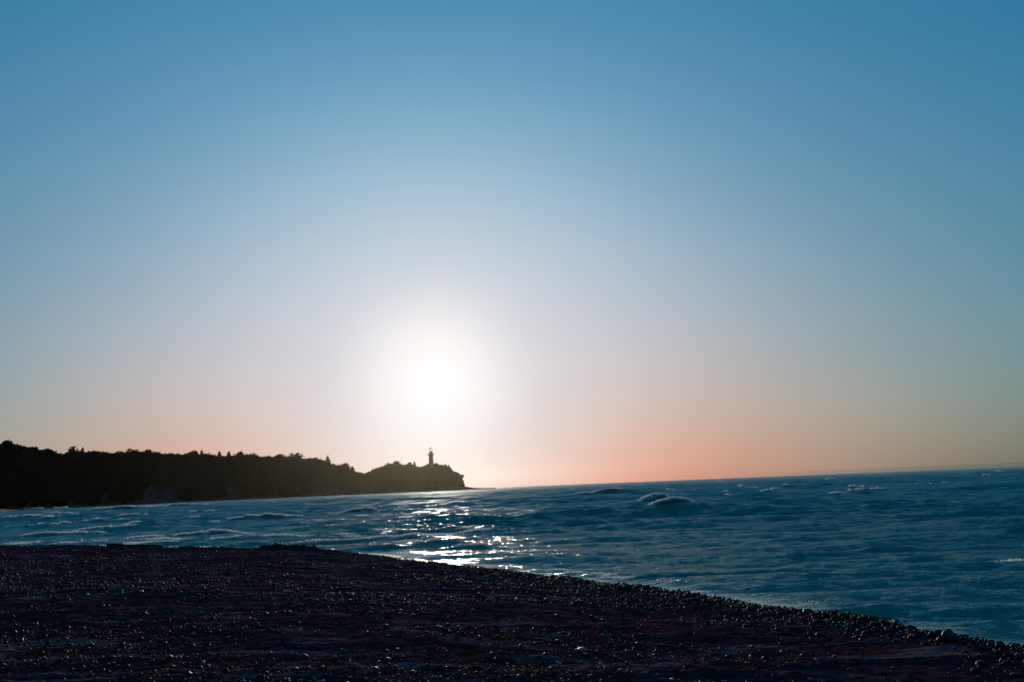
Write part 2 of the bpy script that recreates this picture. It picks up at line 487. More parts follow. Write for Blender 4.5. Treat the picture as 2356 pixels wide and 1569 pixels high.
# flecks of froth riding on the breaking crests and along the wash
m_foam = bpy.data.materials.new('froth'); m_foam.use_nodes = True
t = NT(m_foam.node_tree); m_foam.node_tree.nodes.remove(m_foam.node_tree.nodes['Principled BSDF'])
geo = t.n('ShaderNodeNewGeometry'); fc = t.mix(t.noise(geo.outputs['Position'], 6, 2), (.82, .82, .82), (.93, .93, .92))
df = t.n('ShaderNodeBsdfDiffuse'); t.put(df.inputs[0], fc); tr = t.n('ShaderNodeBsdfTranslucent'); t.put(tr.inputs[0], fc)
mx = t.n('ShaderNodeMixShader'); mx.inputs[0].default_value = .62
t.put(mx.inputs[1], df.outputs[0]); t.put(mx.inputs[2], tr.outputs[0])
t.put([n_ for n_ in m_foam.node_tree.nodes if n_.type == 'OUTPUT_MATERIAL'][0].inputs[0], mx.outputs[0])
wgt = np.where((sd > 0) & ~out_view & (r < 1000), np.clip(foamv - .28, 0, 1) ** 1.6, 0) * np.clip(r / 40, .5, 5) ** 1.1
NF = 300000
pick = rng.choice(len(x), NF, p=wgt / wgt.sum())
fr = r[pick]; fsz = (.0065 + .00028 * fr) * rng.uniform(.5, 1.5, NF) * np.where(sd[pick] < 2.5, .75, 1)
fpos = Vw[pick] + np.stack([rng.normal(0, 1, NF) * (.03 + fr * .0012), rng.normal(0, 1, NF) * (.05 + fr * .0018), (.004 + np.abs(rng.normal(0, 1, NF)) * (.012 + fr * .00028)) * np.where(sd[pick] < 2.5, .35, 1)], -1)
fa = rng.normal(size=(NF, 3)); fa /= np.linalg.norm(fa, axis=1)[:, None]
fb = np.cross(fa, rng.normal(size=(NF, 3))); fb /= np.linalg.norm(fb, axis=1)[:, None]
fa *= fsz[:, None]; fb *= fsz[:, None] * rng.uniform(.4, .9, (NF, 1))
FV = np.stack([fpos - fa - fb * .5, fpos - fb, fpos + fa - fb * .3, fpos + fa * .7 + fb, fpos - fa * .6 + fb * .8], 1).reshape(-1, 3)
froth = np_mesh('foam', FV, [np.arange(5 * NF).reshape(NF, 5)], m_foam, smooth=False)
tag(froth, 'white froth on the breaking wave crests and along the wash', 'foam', kind='stuff')

# ------------------------------------------------------------------ stones
def ico(sub):
    bm = bmesh.new(); bmesh.ops.create_icosphere(bm, subdivisions=sub, radius=1)
    bm.verts.ensure_lookup_table()
    v = np.array([q_.co[:] for q_ in bm.verts]); f = np.array([[z_.index for z_ in q_.verts] for q_ in bm.faces]); bm.free()
    return v, f


def stone_proto(sub, seed, flat):
    v, f = ico(sub)
    g = np.random.default_rng(seed)
    d = np.ones(len(v))
    for _ in range(7):
        a = g.normal(size=3); a /= np.linalg.norm(a)
        d += g.uniform(-.24, .22) * np.clip(v @ a, -.2, 1) + 0 * d
    for _ in range(9):                                           # worn facets
        a = g.normal(size=3); a /= np.linalg.norm(a); h_ = g.uniform(.62, .88)
        over = np.clip((v * d[:, None]) @ a - h_, 0, None)
        v = v - over[:, None] * a * .8
    v = v * d[:, None] * np.array([1.0, g.uniform(.5, .92), flat])
    return v, f


def rand_rot(n, tilt):
    az = rng.uniform(0, 6.283, n); tx = rng.normal(0, tilt, n); ty = rng.normal(0, tilt, n)
    def m_(a, i, j):
        M = np.zeros((n, 3, 3)); M[:, 0, 0] = M[:, 1, 1] = M[:, 2, 2] = 1
        M[:, i, i] = np.cos(a); M[:, j, j] = np.cos(a); M[:, i, j] = -np.sin(a); M[:, j, i] = np.sin(a)
        return M
    return m_(tx, 1, 2) @ m_(ty, 0, 2) @ m_(az, 0, 1)


def stone_mass(name, pts, rad, tint, mat, sub, tilt=.35, flat=(.35, .7), nproto=6, rough=None):
    Vs, Fs, Cs = [], [], []; off = 0
    kind = rng.integers(0, nproto, len(pts))
    for k in range(nproto):
        pv, pf = stone_proto(sub, 100 + k, rng.uniform(*flat))
        m = np.nonzero(kind == k)[0]
        if not len(m): continue
        Rm = rand_rot(len(m), tilt)
        vv = np.einsum('nij,vj->nvi', Rm, pv) * rad[m][:, None, None] + pts[m][:, None, :]
        ff = pf[None] + (np.arange(len(m)) * len(pv))[:, None, None] + off
        Vs.append(vv.reshape(-1, 3)); Fs.append(ff.reshape(-1, 3)); off += len(m) * len(pv)
        c = np.repeat(tint[m], len(pv), 0); Cs.append(np.concatenate([c, np.ones((len(c), 1))], 1))
    return np_mesh(name, np.concatenate(Vs), [np.concatenate(Fs)], mat, attrs={'tint': ('FLOAT_COLOR', np.concatenate(Cs))})


m_stone, t, p = material('wet_stone')
tint_ = t.attr('tint', 'Color')
geo = t.n('ShaderNodeNewGeometry')
sn = t.noise(geo.outputs['Position'], 60, 4, .6)
t.put(p.inputs['Base Color'], t.mix(t.ramp(sn, [(.3, .0), (.75, .6)]), tint_, t.vm('SCALE', tint_, 1.8)))
p.inputs['Roughness'].default_value = .6; p.inputs['Specular IOR Level'].default_value = .08
t.put(p.inputs['Normal'], t.bump(sn, .35, .01))


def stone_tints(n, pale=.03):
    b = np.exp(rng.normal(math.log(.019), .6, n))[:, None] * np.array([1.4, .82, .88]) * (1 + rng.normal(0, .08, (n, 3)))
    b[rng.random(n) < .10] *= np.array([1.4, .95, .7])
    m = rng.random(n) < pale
    b[m] = rng.uniform(.06, .34, (m.sum(), 1)) * np.array([1.0, .95, 1.0])  # paler stones; the tint also paints in sky glints on stone tops
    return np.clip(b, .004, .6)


# gravel over the whole beach
N = 150000
rr = 7.0 * np.exp(rng.random(N) * math.log(52 / 7.0)); aa = np.radians(rng.uniform(-30, 30, N))
gx, gy = rr * np.sin(aa), rr * np.cos(aa)
gsd = shore_dist(gx, gy)
sandy = sstep(1.2, 3.4, gx - .07 * gy + .6 * fbm(gx * .5, gy * .5, 2)) * sstep(26, 16, gy)
dens = np.clip(-.15 + 1.5 * vnoise(gx * .45, gy * .8, 51) * (.5 + vnoise(gx * 1.7, gy * 2.6, 52)), .10, 1) * (1 - .80 * sandy)
far_k = np.clip(rr / 16, .7, 1.6)
keep = (gsd > .25) & (rng.random(N) < dens)
gx, gy, far_k = gx[keep], gy[keep], far_k[keep]
gr = np.exp(rng.normal(math.log(.0098), .70, len(gx))) * far_k
gr = np.clip(gr, .005, .055)
gz = beach_z(gx, gy) + gr * .22
gravel = stone_mass('gravel', np.stack([gx, gy, gz], -1), gr, stone_tints(len(gx), .035), m_stone, 1)
tag(gravel, 'dark wet gravel and small pebbles strewn over the whole beach', 'gravel', kind='stuff')

# the bank of cobbles along the water's edge
P = np.array(NEAR[10:27], float)
seg = np.linalg.norm(np.diff(P, axis=0), axis=1); cum = np.concatenate([[0], np.cumsum(seg)])
NC = 9500
u = cum[-1] * rng.random(NC) ** .8
bx = np.interp(u, cum, P[:, 0]); by = np.interp(u, cum, P[:, 1])
k_ = np.clip(np.searchsorted(cum, u) - 1, 0, len(seg) - 1)
tx = (np.diff(P, axis=0) / seg[:, None])[k_]
nx = np.stack([tx[:, 1], -tx[:, 0]], -1); nx *= np.where(shore_dist(bx + nx[:, 0] * .5, by + nx[:, 1] * .5) > 0, 1, -1)[:, None]
offs = rng.normal(.5, .85, NC) * (.3 + 1.2 * vnoise(u * .45, u * 0, 5)) + .3 * (vnoise(u * .8, u * 0 + 3, 6) - .5)
offs = np.clip(offs, -.45, 3.4)
cxp = bx + nx[:, 0] * offs; cyp = by + nx[:, 1] * offs
near = np.clip((u / cum[-1]), 0, 1)
crad = np.exp(rng.normal(math.log(.021), .42, NC)) * (.75 + .75 * near)
big = rng.random(NC) < .05
crad[big] *= 1.7
crad = np.clip(crad * .88, .010, .07)
czp = beach_z(cxp, cyp) + crad * .18 + .05 * rng.random(NC) * np.exp(-((offs - .45) / .4) ** 2)
app = crad / np.hypot(cxp, cyp)
inview = np.abs(np.degrees(np.arctan2(cxp, cyp))) < 25.2
order = np.argsort(-np.where(inview, app, 0))
solo = order[:260]; rest = order[260:]
ctint = stone_tints(NC, .015) * .8
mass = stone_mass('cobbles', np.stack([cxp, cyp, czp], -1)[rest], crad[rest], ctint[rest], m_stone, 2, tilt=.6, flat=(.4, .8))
tag(mass, 'bank of small wet dark cobbles heaped along the water edge', 'cobbles', kind='stuff')

m_cob, t, p = material('wet_cobble')
oi = t.n('ShaderNodeObjectInfo')
geo = t.n('ShaderNodeNewGeometry')
sn = t.noise(geo.outputs['Position'], 45, 4, .6)
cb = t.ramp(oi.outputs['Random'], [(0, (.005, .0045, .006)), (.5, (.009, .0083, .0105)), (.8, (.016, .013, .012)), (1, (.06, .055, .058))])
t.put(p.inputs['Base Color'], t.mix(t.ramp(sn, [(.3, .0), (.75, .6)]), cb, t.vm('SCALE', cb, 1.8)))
p.inputs['Roughness'].default_value = .58; p.inputs['Specular IOR Level'].default_value = .10
t.put(p.inputs['Normal'], t.bump(sn, .35, .01))
protos = []
for k in range(7):
    v, f = stone_proto(3, 300 + k, rng.uniform(.42, .75))
    me_o = np_mesh('cobble', v, [f], m_cob)
    protos.append(me_o)
used_p = [False] * 7
for i in solo:
    k = int(rng.integers(0, 7)); src = protos[k]
    if not used_p[k]:
        o = src; used_p[k] = True
    else:
        o = src.copy(); COL.objects.link(o)
    o.location = (cxp[i], cyp[i], czp[i]); s_ = crad[i]; o.scale = (s_, s_, s_)
    o.rotation_euler = (rng.normal(0, .4), rng.normal(0, .4), rng.uniform(0, 6.28))
    tag(o, 'wet dark rounded cobble in the stony bank along the water edge', 'cobble', 'cobbles in the bank along the water edge')


def solo_stone(name, px, py, rx, flat, col, label, cat, seed, rough=.4, yaw=0.0, sink=.3, ground=.55):
    c = at_z(px, py, ground)
    for _ in range(8):
        zg = float(beach_z(np.array([c[0]]), np.array([c[1]]))[0]); c = at_z(px, py, zg)
    d = math.hypot(c[0], c[1]); rad = rx / F * d
    v, f = stone_proto(3, seed, flat)
    m, t_, p_ = material(name + '_surface')
    g_ = t_.n('ShaderNodeNewGeometry'); s_ = t_.noise(g_.outputs['Position'], 40, 5, .6)
    t_.put(p_.inputs['Base Color'], t_.mix(t_.ramp(s_, [(.3, 0.0), (.7, 1.0)]), tuple(np.array(col) * .7), tuple(col)))
    p_.inputs['Roughness'].default_value = rough
    t_.put(p_.inputs['Normal'], t_.bump(s_, .4, .01))
    o = np_mesh(name, v, [f], m)
    o.location = (c[0], c[1], c[2] + rad * flat * (1 - sink)); o.scale = (rad,) * 3; o.rotation_euler = (rng.normal(0, .1), rng.normal(0, .1), yaw)
    return tag(o, label, cat)


solo_stone('boulder', 2188, 1474, 15, .95, (.028, .026, .028), 'largest dark boulder topping the cobble bank beside the sea', 'boulder', 61, .35, ground=.1)
solo_stone('boulder', 1861, 1414, 12, .8, (.024, .022, .024), 'broad dark boulder in the cobble bank nearest the calm wash', 'boulder', 62, .35, ground=.1)
solo_stone('pebble', 325, 1362, 6, .5, (.62, .45, .30), 'small bright orange-white pebble alone on the dark beach', 'pebble', 63, .3)
solo_stone('pebble', 468, 1526, 5.5, .9, (.55, .52, .45), 'round pale grey pebble alone on the lower beach', 'pebble', 64, .3)
solo_stone('flat_stone', 1340, 1498, 13, .42, (.36, .33, .25), 'flat pale stone lying on the dark gravel', 'stone', 65, .5, yaw=.3)
solo_stone('pebble', 1372, 1422, 5, .6, (.34, .31, .26), 'pale pebble on brown sand below the cobble bank', 'pebble', 66, .4)

# driftwood and wrack on the crest of the beach
m_wood, t, p = material('driftwood')
geo = t.n('ShaderNodeNewGeometry'); wn = t.noise(t.scaled(geo.outputs['Position'], 3, 25, 25), 1.0, 4, .6)
t.put(p.inputs['Base Color'], t.ramp(wn, [(.3, (.014, .011, .010)), (.7, (.04, .032, .028))]))
p.inputs['Roughness'].default_value = .8
t.put(p.inputs['Normal'], t.bump(wn, .6, .02))


def tube(path, radii, n=10, jitter=.12, seed=0):
    g = np.random.default_rng(seed); path = np.array(path, float)
    V_, F_ = [], []
    for i, (c, rad) in enumerate(zip(path, radii)):
        d = path[min(i + 1, len(path) - 1)] - path[max(i - 1, 0)]; d /= np.linalg.norm(d)
        a = np.cross(d, [0, 0, 1.0]) if abs(d[2]) < .9 else np.cross(d, [1.0, 0, 0]); a /= np.linalg.norm(a); b = np.cross(d, a)
        for j in range(n):
            q_ = 2 * math.pi * j / n
            V_.append(c + rad * (1 + g.uniform(-jitter, jitter)) * (a * math.cos(q_) + b * math.sin(q_)))
    F4 = [[i * n + j, i * n + (j + 1) % n, (i + 1) * n + (j + 1) % n, (i + 1) * n + j] for i in range(len(path) - 1) for j in range(n)]
    V_.append(path[0]); V_.append(path[-1]); e0 = len(V_) - 2
    F3 = [[e0, (j + 1) % n, j] for j in range(n)] + [[e0 + 1, (len(path) - 1) * n + j, (len(path) - 1) * n + (j + 1) % n] for j in range(n)]
    return np.array(V_), [np.array(F4), np.array(F3)]


def crest_point(px):
    """highest-looking point of the beach on a bearing"""
    best = None
    a = ray(px, 1250); az = math.atan2(a[0], a[1])
    d = np.arange(30, 46, .1); z = beach_z(d * math.sin(az), d * math.cos(az), micro=False)
    ok = shore_dist(d * math.sin(az), d * math.cos(az)) > .3
    e = np.where(ok, (z - EYE) / d, -9); k = int(np.argmax(e))
    zz = float(beach_z(np.array([d[k] * math.sin(az)]), np.array([d[k] * math.cos(az)]))[0])
    return np.array([d[k] * math.sin(az), d[k] * math.cos(az), zz])


pa, pb = crest_point(246), crest_point(372)
n_ = 12
path = [pa + (pb - pa) * i / n_ + np.array([0, .05 * math.sin(i * 1.3), .055 + .012 * math.sin(i * 2.1)]) for i in range(n_ + 1)]
for q_ in path: q_[2] = float(beach_z(q_[:1], q_[1:2])[0]) + .035
v, f = tube(path, [.062 - .002 * i for i in range(n_ + 1)], seed=3)
log = np_mesh('driftwood_log', v, f, m_wood)
tag(log, 'long dark driftwood log lying on the crest of the beach', 'log')
# wrack heap
m_weed, t, p = material('seaweed')
geo = t.n('ShaderNodeNewGeometry'); wn = t.noise(geo.outputs['Position'], 20, 4, .6)
t.put(p.inputs['Base Color'], t.ramp(wn, [(.3, (.010, .010, .007)), (.7, (.03, .024, .014))]))
p.inputs['Roughness'].default_value = .55
ca_, cb_ = crest_point(604), crest_point(722)
mid = (ca_ + cb_) / 2
heap = thing('seaweed_heap', tuple(mid), 'low dark heap of seaweed with a twig at the water edge', 'seaweed')
Vs, Fs, off = [], [], 0
nb = 1300
for i in range(nb):
    u_ = rng.random(); c = ca_ + (cb_ - ca_) * u_
    hmax = .13 * (.5 + .9 * vnoise(np.array([u_ * 7]), np.array([.5]), 8)[0]) * (1 if u_ < .97 else .8)
    c = c + np.array([rng.normal(0, .04), rng.normal(.1, .18), 0])
    c[2] = float(beach_z(c[:1], c[1:2], micro=False)[0]) + rng.random() * hmax
    d = rng.normal(size=3) * np.array([1, .7, .35]); d /= np.linalg.norm(d); e = np.cross(d, rng.normal(size=3)); e /= np.linalg.norm(e)
    L_ = rng.uniform(.05, .14); wd = rng.uniform(.012, .03)
    a0 = c - mid
    Vs += [a0 - d * L_ - e * wd, a0 - d * L_ + e * wd, a0 + d * L_ + e * wd + np.array([0, 0, -.02]), a0 + d * L_ - e * wd]
    Fs.append([off, off + 1, off + 2, off + 3]); off += 4
np_mesh('fronds', np.array(Vs), [np.array(Fs)], m_weed, heap, smooth=False)
tw = crest_point(668) - mid
v, f = tube([tw + np.array([.05, 0, .05]), tw + np.array([-.02, 0, .14]), tw + np.array([-.10, .02, .23])], [.018, .014, .007], 7, seed=4)
np_mesh('twig', v, f, m_wood, heap)
pt = at_z(1436, 1354, .2)
for _ in range(6): pt = at_z(1436, 1354, float(beach_z(pt[:1], pt[1:2])[0]) + .03)
v, f = tube([pt + np.array([-.15, 0, 0]), pt + np.array([0, .02, .012]), pt + np.array([.15, -.01, 0])], [.02, .024, .016], 8, seed=5)
tag(np_mesh('driftwood_stick', v, f, m_wood), 'short driftwood stick lying on wet sand beside the cobbles', 'stick')

# ------------------------------------------------------------------ headland
m_land, t, p = material('bluff_earth')
geo = t.n('ShaderNodeNewGeometry'); ln = t.noise(geo.outputs['Position'], .08, 5, .6)
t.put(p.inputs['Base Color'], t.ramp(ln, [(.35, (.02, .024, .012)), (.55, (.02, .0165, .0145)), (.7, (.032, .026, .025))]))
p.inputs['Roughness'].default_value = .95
SKY = [(-260, 1014), (-120, 1016), (0, 1022), (30, 1026), (60, 1029), (95, 1037), (125, 1041), (142, 1045), (160, 1038), (200, 1038), (240, 1042), (280, 1039),
       (325, 1038), (360, 1041), (400, 1043), (440, 1042), (490, 1046), (520, 1045), (560, 1045), (600, 1048), (640, 1049), (690, 1050), (720, 1055), (745, 1058), (765, 1064),
       (785, 1071), (810, 1078), (825, 1085), (845, 1088), (858, 1078), (880, 1073), (895, 1067), (925, 1066), (945, 1068), (965, 1071), (985, 1069), (1005, 1067),
       (1020, 1071), (1036, 1076), (1046, 1082), (1054, 1090), (1060, 1099), (1065, 1110), (1070, 1119), (1090, 1122.0), (1120, 1122.5), (1135, 1126)]
SKX = [s[0] for s in SKY]; SKYY = [s[1] for s in SKY]


def coast_d(px): return float(np.interp(px, [-260, 0, 300, 600, 845, 900, 1000, 1068, 1140], [420, 560, 800, 1050, 1290, 1350, 1430, 1460, 1480]))
def crest_off(px): return float(np.interp(px, [-260, 600, 800, 1000, 1050, 1068, 1140], [75, 85, 80, 60, 30, 14, 8]))
def tree_h(px): return float(np.interp(px, [-260, 0, 700, 830, 850, 900, 1000, 1045, 1062, 1070], [13, 13, 13, 9, 8, 11, 10, 9, 7, 0]))
def bearing(px):
    d = ray(px, 1120); return math.atan2(d[0], d[1])
def crest_z(px):
    return at_dist(px, float(np.interp(px, SKX, SKYY)), coast_d(px) + crest_off(px))[2] - tree_h(px)


pxs = np.arange(-260, 1141, 7.0)
prof_t = [-25, -6, 0, 6, 12, 20, 32, 46, 62, 80, 100, 140, 200, 300, 420]
LV = np.zeros((len(pxs), len(prof_t), 3))
for i, px in enumerate(pxs):
    ds, co, zc, az = coast_d(px), crest_off(px), max(crest_z(px), .5), bearing(px)
    for j, tt in enumerate(prof_t):
        tt2 = tt if tt <= 12 else 12 + (tt - 12) * max(co - 12, 2) / 68.0 if tt <= 80 else co + (tt - 80)
        if tt <= -6: z = -1.5 if tt < -10 else -.6
        elif tt <= 12: z = min(.3 + .1 * max(tt, 0), zc)
        elif tt <= 80: z = 1.5 + (zc - 1.5) * (((tt - 12) / 68.0) ** .8)
        else: z = zc * (1 - .25 * (tt - 80) / 340.0) if tt < 400 else -2
        if px > 1066 and tt > 80: z = min(z, zc - (tt - 80) * .05)
        if 6 < tt < 400: z += 3.0 * fbm(np.array([px * .05]), np.array([tt * .05]), 7, 3)[0] * min(1, zc / 15)
        dd = ds + tt2
        LV[i, j] = (dd * math.sin(az), dd * math.cos(az), z)
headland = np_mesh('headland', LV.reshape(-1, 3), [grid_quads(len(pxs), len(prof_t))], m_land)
headland['kind'] = 'structure'


def land_z(px, tt):
    ii = np.interp(px, pxs, np.arange(len(pxs))); jj = np.interp(tt, prof_t, np.arange(len(prof_t)))
    i0 = int(min(ii, len(pxs) - 2)); j0 = int(min(jj, len(prof_t) - 2)); a = ii - i0; b = jj - j0
    return (LV[i0, j0] * (1 - a) + LV[i0 + 1, j0] * a) * (1 - b) + (LV[i0, j0 + 1] * (1 - a) + LV[i0 + 1, j0 + 1] * a) * b


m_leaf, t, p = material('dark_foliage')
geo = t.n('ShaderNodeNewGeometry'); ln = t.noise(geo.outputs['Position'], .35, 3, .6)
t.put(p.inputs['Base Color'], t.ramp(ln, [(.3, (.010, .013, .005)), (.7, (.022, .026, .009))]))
p.inputs['Roughness'].default_value = .9; p.inputs['Specular IOR Level'].default_value = .03
m_bark, t, p = material('bark')
geo = t.n('ShaderNodeNewGeometry'); ln = t.noise(t.scaled(geo.outputs['Position'], 4, 4, .8), 1.0, 4, .6)
t.put(p.inputs['Base Color'], t.ramp(ln, [(.3, (.02, .016, .012)), (.7, (.06, .05, .04))])); p.inputs['Roughness'].default_value = .9


def leaf_quads(c, size, g):
    """quads of about one leaf clump each, random tilt"""
    n = len(c)
    a = g.normal(size=(n, 3)); a /= np.linalg.norm(a, axis=1)[:, None]
    b = np.cross(a, g.normal(size=(n, 3))); b /= np.linalg.norm(b, axis=1)[:, None]
    s1 = size * g.uniform(.6, 1.3, (n, 1)); s2 = size * g.uniform(.4, .9, (n, 1))
    V_ = np.stack([c - a * s1 - b * s2 * .5, c + b * s2 * -.6 + a * s1 * .8, c + a * s1 + b * s2, c - a * s1 * .7 + b * s2], 1).reshape(-1, 3)
    return V_, np.arange(4 * n).reshape(n, 4)


def crown_pts(kind, wd, ht, n, g, gap=0.0):
    if kind == 'spire':
        z = g.random(n) ** 1.5; rad = (1 - z) ** .85 * wd * .5 * (.75 + .5 * np.abs(np.sin(z * 17)))
        a = g.uniform(0, 6.283, n); rr_ = rad * np.sqrt(g.random(n))
        return np.stack([rr_ * np.cos(a), rr_ * np.sin(a), z * ht], -1)
    nl = g.integers(6, 10) if gap == 0 else 16
    out = []
    for k in range(nl):
        a = g.uniform(0, 6.283); q_ = g.uniform(.1, .62 if gap == 0 else .85) * wd * .5
        cz = g.uniform(.3, .82) * ht if k else .78 * ht
        if k == 0: q_ = .05 * wd
        rl_ = g.uniform(.24, .38) * wd * (1 if gap == 0 else .48)
        m_ = n // nl
        d = g.normal(size=(m_, 3)); d /= np.linalg.norm(d, axis=1)[:, None]
        d *= (g.random(m_) ** .4)[:, None] * rl_ * np.array([1, 1, .75 * ht / wd if ht < wd * 1.4 else 1.05])
        out.append(d + np.array([q_ * math.cos(a), q_ * math.sin(a), cz]))
    o_ = np.concatenate(out); o_[:, 2] = np.clip(o_[:, 2], 0, ht)
    return o_


# the wood as one mass
Vs, Fs, off = [], [], 0
bare = [(345, 30, 22), (392, 26, 14), (535, 26, 16), (245, 18, 10)]
cnt = 0
for k in range(7000):
    px = rng.uniform(-255, 1064) if k < 6400 else rng.uniform(1020, 1066)
    co = crest_off(px)
    tt = 80 * rng.random() ** .9 if rng.random() < .7 else rng.uniform(80, 130)
    if tt < 5: continue
    if any(((px - b[0]) / b[1]) ** 2 + (tt / (b[2] * 1.9)) ** 2 < rng.uniform(.5, 1.15) for b in bare): continue
    th_t = tree_h(px) * rng.uniform(.7, 1.35)
    if tt < 40: th_t *= .55
    if th_t < 2: continue
    # thin out with distance so near trees stay fine
    base_p = land_z(px, tt)
    top_z = at_dist(px, float(np.interp(px, SKX, SKYY)) + 5.5 - 11.0 * float(vnoise(np.array([px / 9.0]), np.array([3.3]), 2)[0]) * rng.uniform(.75, 1), math.hypot(base_p[0], base_p[1]))[2]
    if base_p[2] + th_t > top_z: th_t = top_z - base_p[2]
    if th_t < 1.5: continue
    wd = th_t * rng.uniform(.5, .8) + 1.0
    kind_ = 'spire' if rng.random() < .16 else 'broad'
    if kind_ == 'spire': wd *= .55
    n = int(np.clip(70 * (900 / max(coast_d(px), 500)) ** 1.2, 36, 130))
    c = crown_pts(kind_, wd, th_t * .9, n, rng) + base_p + np.array([0, 0, th_t * .1])
    v, f = leaf_quads(c, 1.05, rng)
    Vs.append(v); Fs.append(f + off); off += len(v); cnt += 1
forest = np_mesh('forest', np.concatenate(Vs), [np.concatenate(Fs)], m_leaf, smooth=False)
tag(forest, 'dense dark wood covering the bluffs of the far headland', 'forest', kind='stuff')


def make_tree(px, ytop, wpx, kind_, label, tt=82, gap=0.0, hpx=None, name=None):
    b = land_z(px, tt); d = math.hypot(b[0], b[1])
    ztop = at_dist(px, ytop, d)[2]
    if hpx is not None: b[2] = ztop - hpx / F * d
    ht = max(ztop - b[2], 3.0); wd = max(wpx / F * d * (2.3 if kind_ == 'spire' else 1.0), 2.4)
    root = thing(name or ('conifer_tree' if kind_ == 'spire' else 'broadleaf_tree'), tuple(b), label, 'tree', 'trees standing out along the far treeline')
    g = np.random.default_rng(int(px) + 5)
    vv, ff = tube([(0, 0, -1.0), (.05 * wd, 0, ht * .3), (0, .03 * wd, ht * .6), (0, 0, ht * .88)], [.035 * ht, .026 * ht, .017 * ht, .006 * ht], 7, seed=int(px))
    tv, tf, o_ = [vv], [ff], len(vv)
    for k in range(5):
        a = g.uniform(0, 6.28); z0 = ht * g.uniform(.3, .65); q_ = wd * g.uniform(.25, .42)
        v2, f2 = tube([(0, 0, z0), (q_ * .5 * math.cos(a), q_ * .5 * math.sin(a), z0 + ht * .12), (q_ * math.cos(a), q_ * math.sin(a), z0 + ht * .2)],
                      [.012 * ht, .008 * ht, .003 * ht], 5, seed=k)
        tv.append(v2); tf.append([q2 + o_ for q2 in f2]); o_ += len(v2)
    np_mesh('trunk', np.concatenate(tv), [np.concatenate([q2[0] for q2 in tf]), np.concatenate([q2[1] for q2 in tf])], m_bark, root)
    ch = min(ht * .85, wd * (2.6 if kind_ == 'spire' else 1.35)) if gap == 0 else ht * .85
    n = 520 if kind_ == 'broad' else 380
    if gap: n = 640
    c = crown_pts(kind_, wd, ch, n, g, gap) + np.array([0, 0, ht - ch])
    v, f = leaf_quads(c, .85 if gap == 0 else .55, g)
    np_mesh('crown', v, [f], m_leaf, root, smooth=False)
    return root


for a in [(12, 1012, 32, 'broad', 'tallest tree of all, a ragged dark crown at the left edge of the photo'),
          (81, 1029, 18, 'spire', 'small pointed tree on the slope right of the tallest ragged tree'),
          (112, 1034, 32, 'broad', 'low domed tree just left of the notch in the treeline'),
          (168, 1027, 36, 'broad', 'big round crowned tree rising right of the notch in the treeline'),
          (189, 1032, 9, 'spire', 'thin spike of a tree against the side of the big round tree'),
          (300, 1030, 46, 'broad', 'broad flat domed tree midway along the black left wood'),
          (345, 1034, 9, 'spire', 'thin pointed tree right of the broad flat dome'),
          (445, 1037, 22, 'broad', 'small rounded tree left of the slender spike in mid wood'),
          (464, 1036, 8, 'spire', 'slender spike of a tree beside a small rounded crown'),
          (505, 1039, 12, 'spire', 'stubby pointed tree, first of three bumps in the middle wood'),
          (527, 1039, 13, 'spire', 'ragged pointed tree, second of three bumps in the middle wood'),
          (553, 1039, 17, 'broad', 'rounded tree, third of three bumps in the middle wood'),
          (581, 1042, 30, 'broad', 'wide low crowned tree right of the three bumps'),
          (648, 1044, 24, 'broad', 'rounded tree just left of the widest olive crown'),
          (680, 1043, 38, 'broad', 'widest olive crown before the wood starts to slope down'),
          (728, 1051, 14, 'broad', 'small bushy tree at the top of the downward slope'),
          (755, 1049, 11, 'spire', 'lone pointed conifer where the wood slopes down to the dip'),
          (796, 1064, 26, 'broad', 'dense dark tree low on the slope left of the dip'),
          (812, 1073, 8, 'spire', 'tiny pointed tree last before the dip in the wood'),
          (912, 1059, 30, 'broad', 'highest rounded tree of the lighthouse cape, left of the tower'),
          (944, 1063, 20, 'broad', 'middling rounded tree between the highest cape tree and the lighthouse'),
          (955, 1062, 6, 'spire', 'thin spiky tree nearest the lighthouse on its left'),
          (1007, 1065, 18, 'broad', 'bushy tree close against the right side of the lighthouse'),
          (1026, 1068, 8, 'spire', 'small pointed tree on the cape right of the lighthouse'),
          (1034, 1070, 8, 'spire', 'larger pointed tree at the shoulder where the cape drops')]:
    make_tree(*a)
make_tree(1059, 1089, 20, 'broad', 'lone see-through tree leaning out at the very tip of the cape', tt=30, gap=.38, hpx=25)

# ------------------------------------------------------------------ lighthouse
LD = coast_d(992) + crest_off(992) + 14


def lz(py): return float(at_dist(992, py, LD)[2])


base = at_dist(992, 1066, LD); zb0 = land_z(992, 92)[2] - 1.0
lh = thing('lighthouse', (base[0], base[1], zb0), 'round brown lighthouse tower with gallery and domed lantern on the cape', 'lighthouse')
U = LD / F                                     # metres per survey pixel out there
def stucco(name, c1, c2, rough=.8):
    m, t_, p_ = material(name); g_ = t_.n('ShaderNodeNewGeometry'); s_ = t_.noise(t_.scaled(g_.outputs['Position'], 1, 1, 3), 1.0, 4, .6)
    t_.put(p_.inputs['Base Color'], t_.mix(s_, c1, c2)); p_.inputs['Roughness'].default_value = rough
    return m


m_tower = stucco('tower_brick', (.26, .13, .09), (.36, .20, .14)); m_iron = stucco('gallery_iron', (.05, .04, .04), (.08, .06, .05), .5)
m_glass, t, p = material('lantern_glass')
p.inputs['Transmission Weight'].default_value = 1.0; p.inputs['Roughness'].default_value = .05; p.inputs['IOR'].default_value = 1.02
t.put(p.inputs['Base Color'], t.mix(t.noise(t.n('ShaderNodeTexCoord').outputs['Object'], .5), (.95, .86, .80), (1.0, .92, .88)))


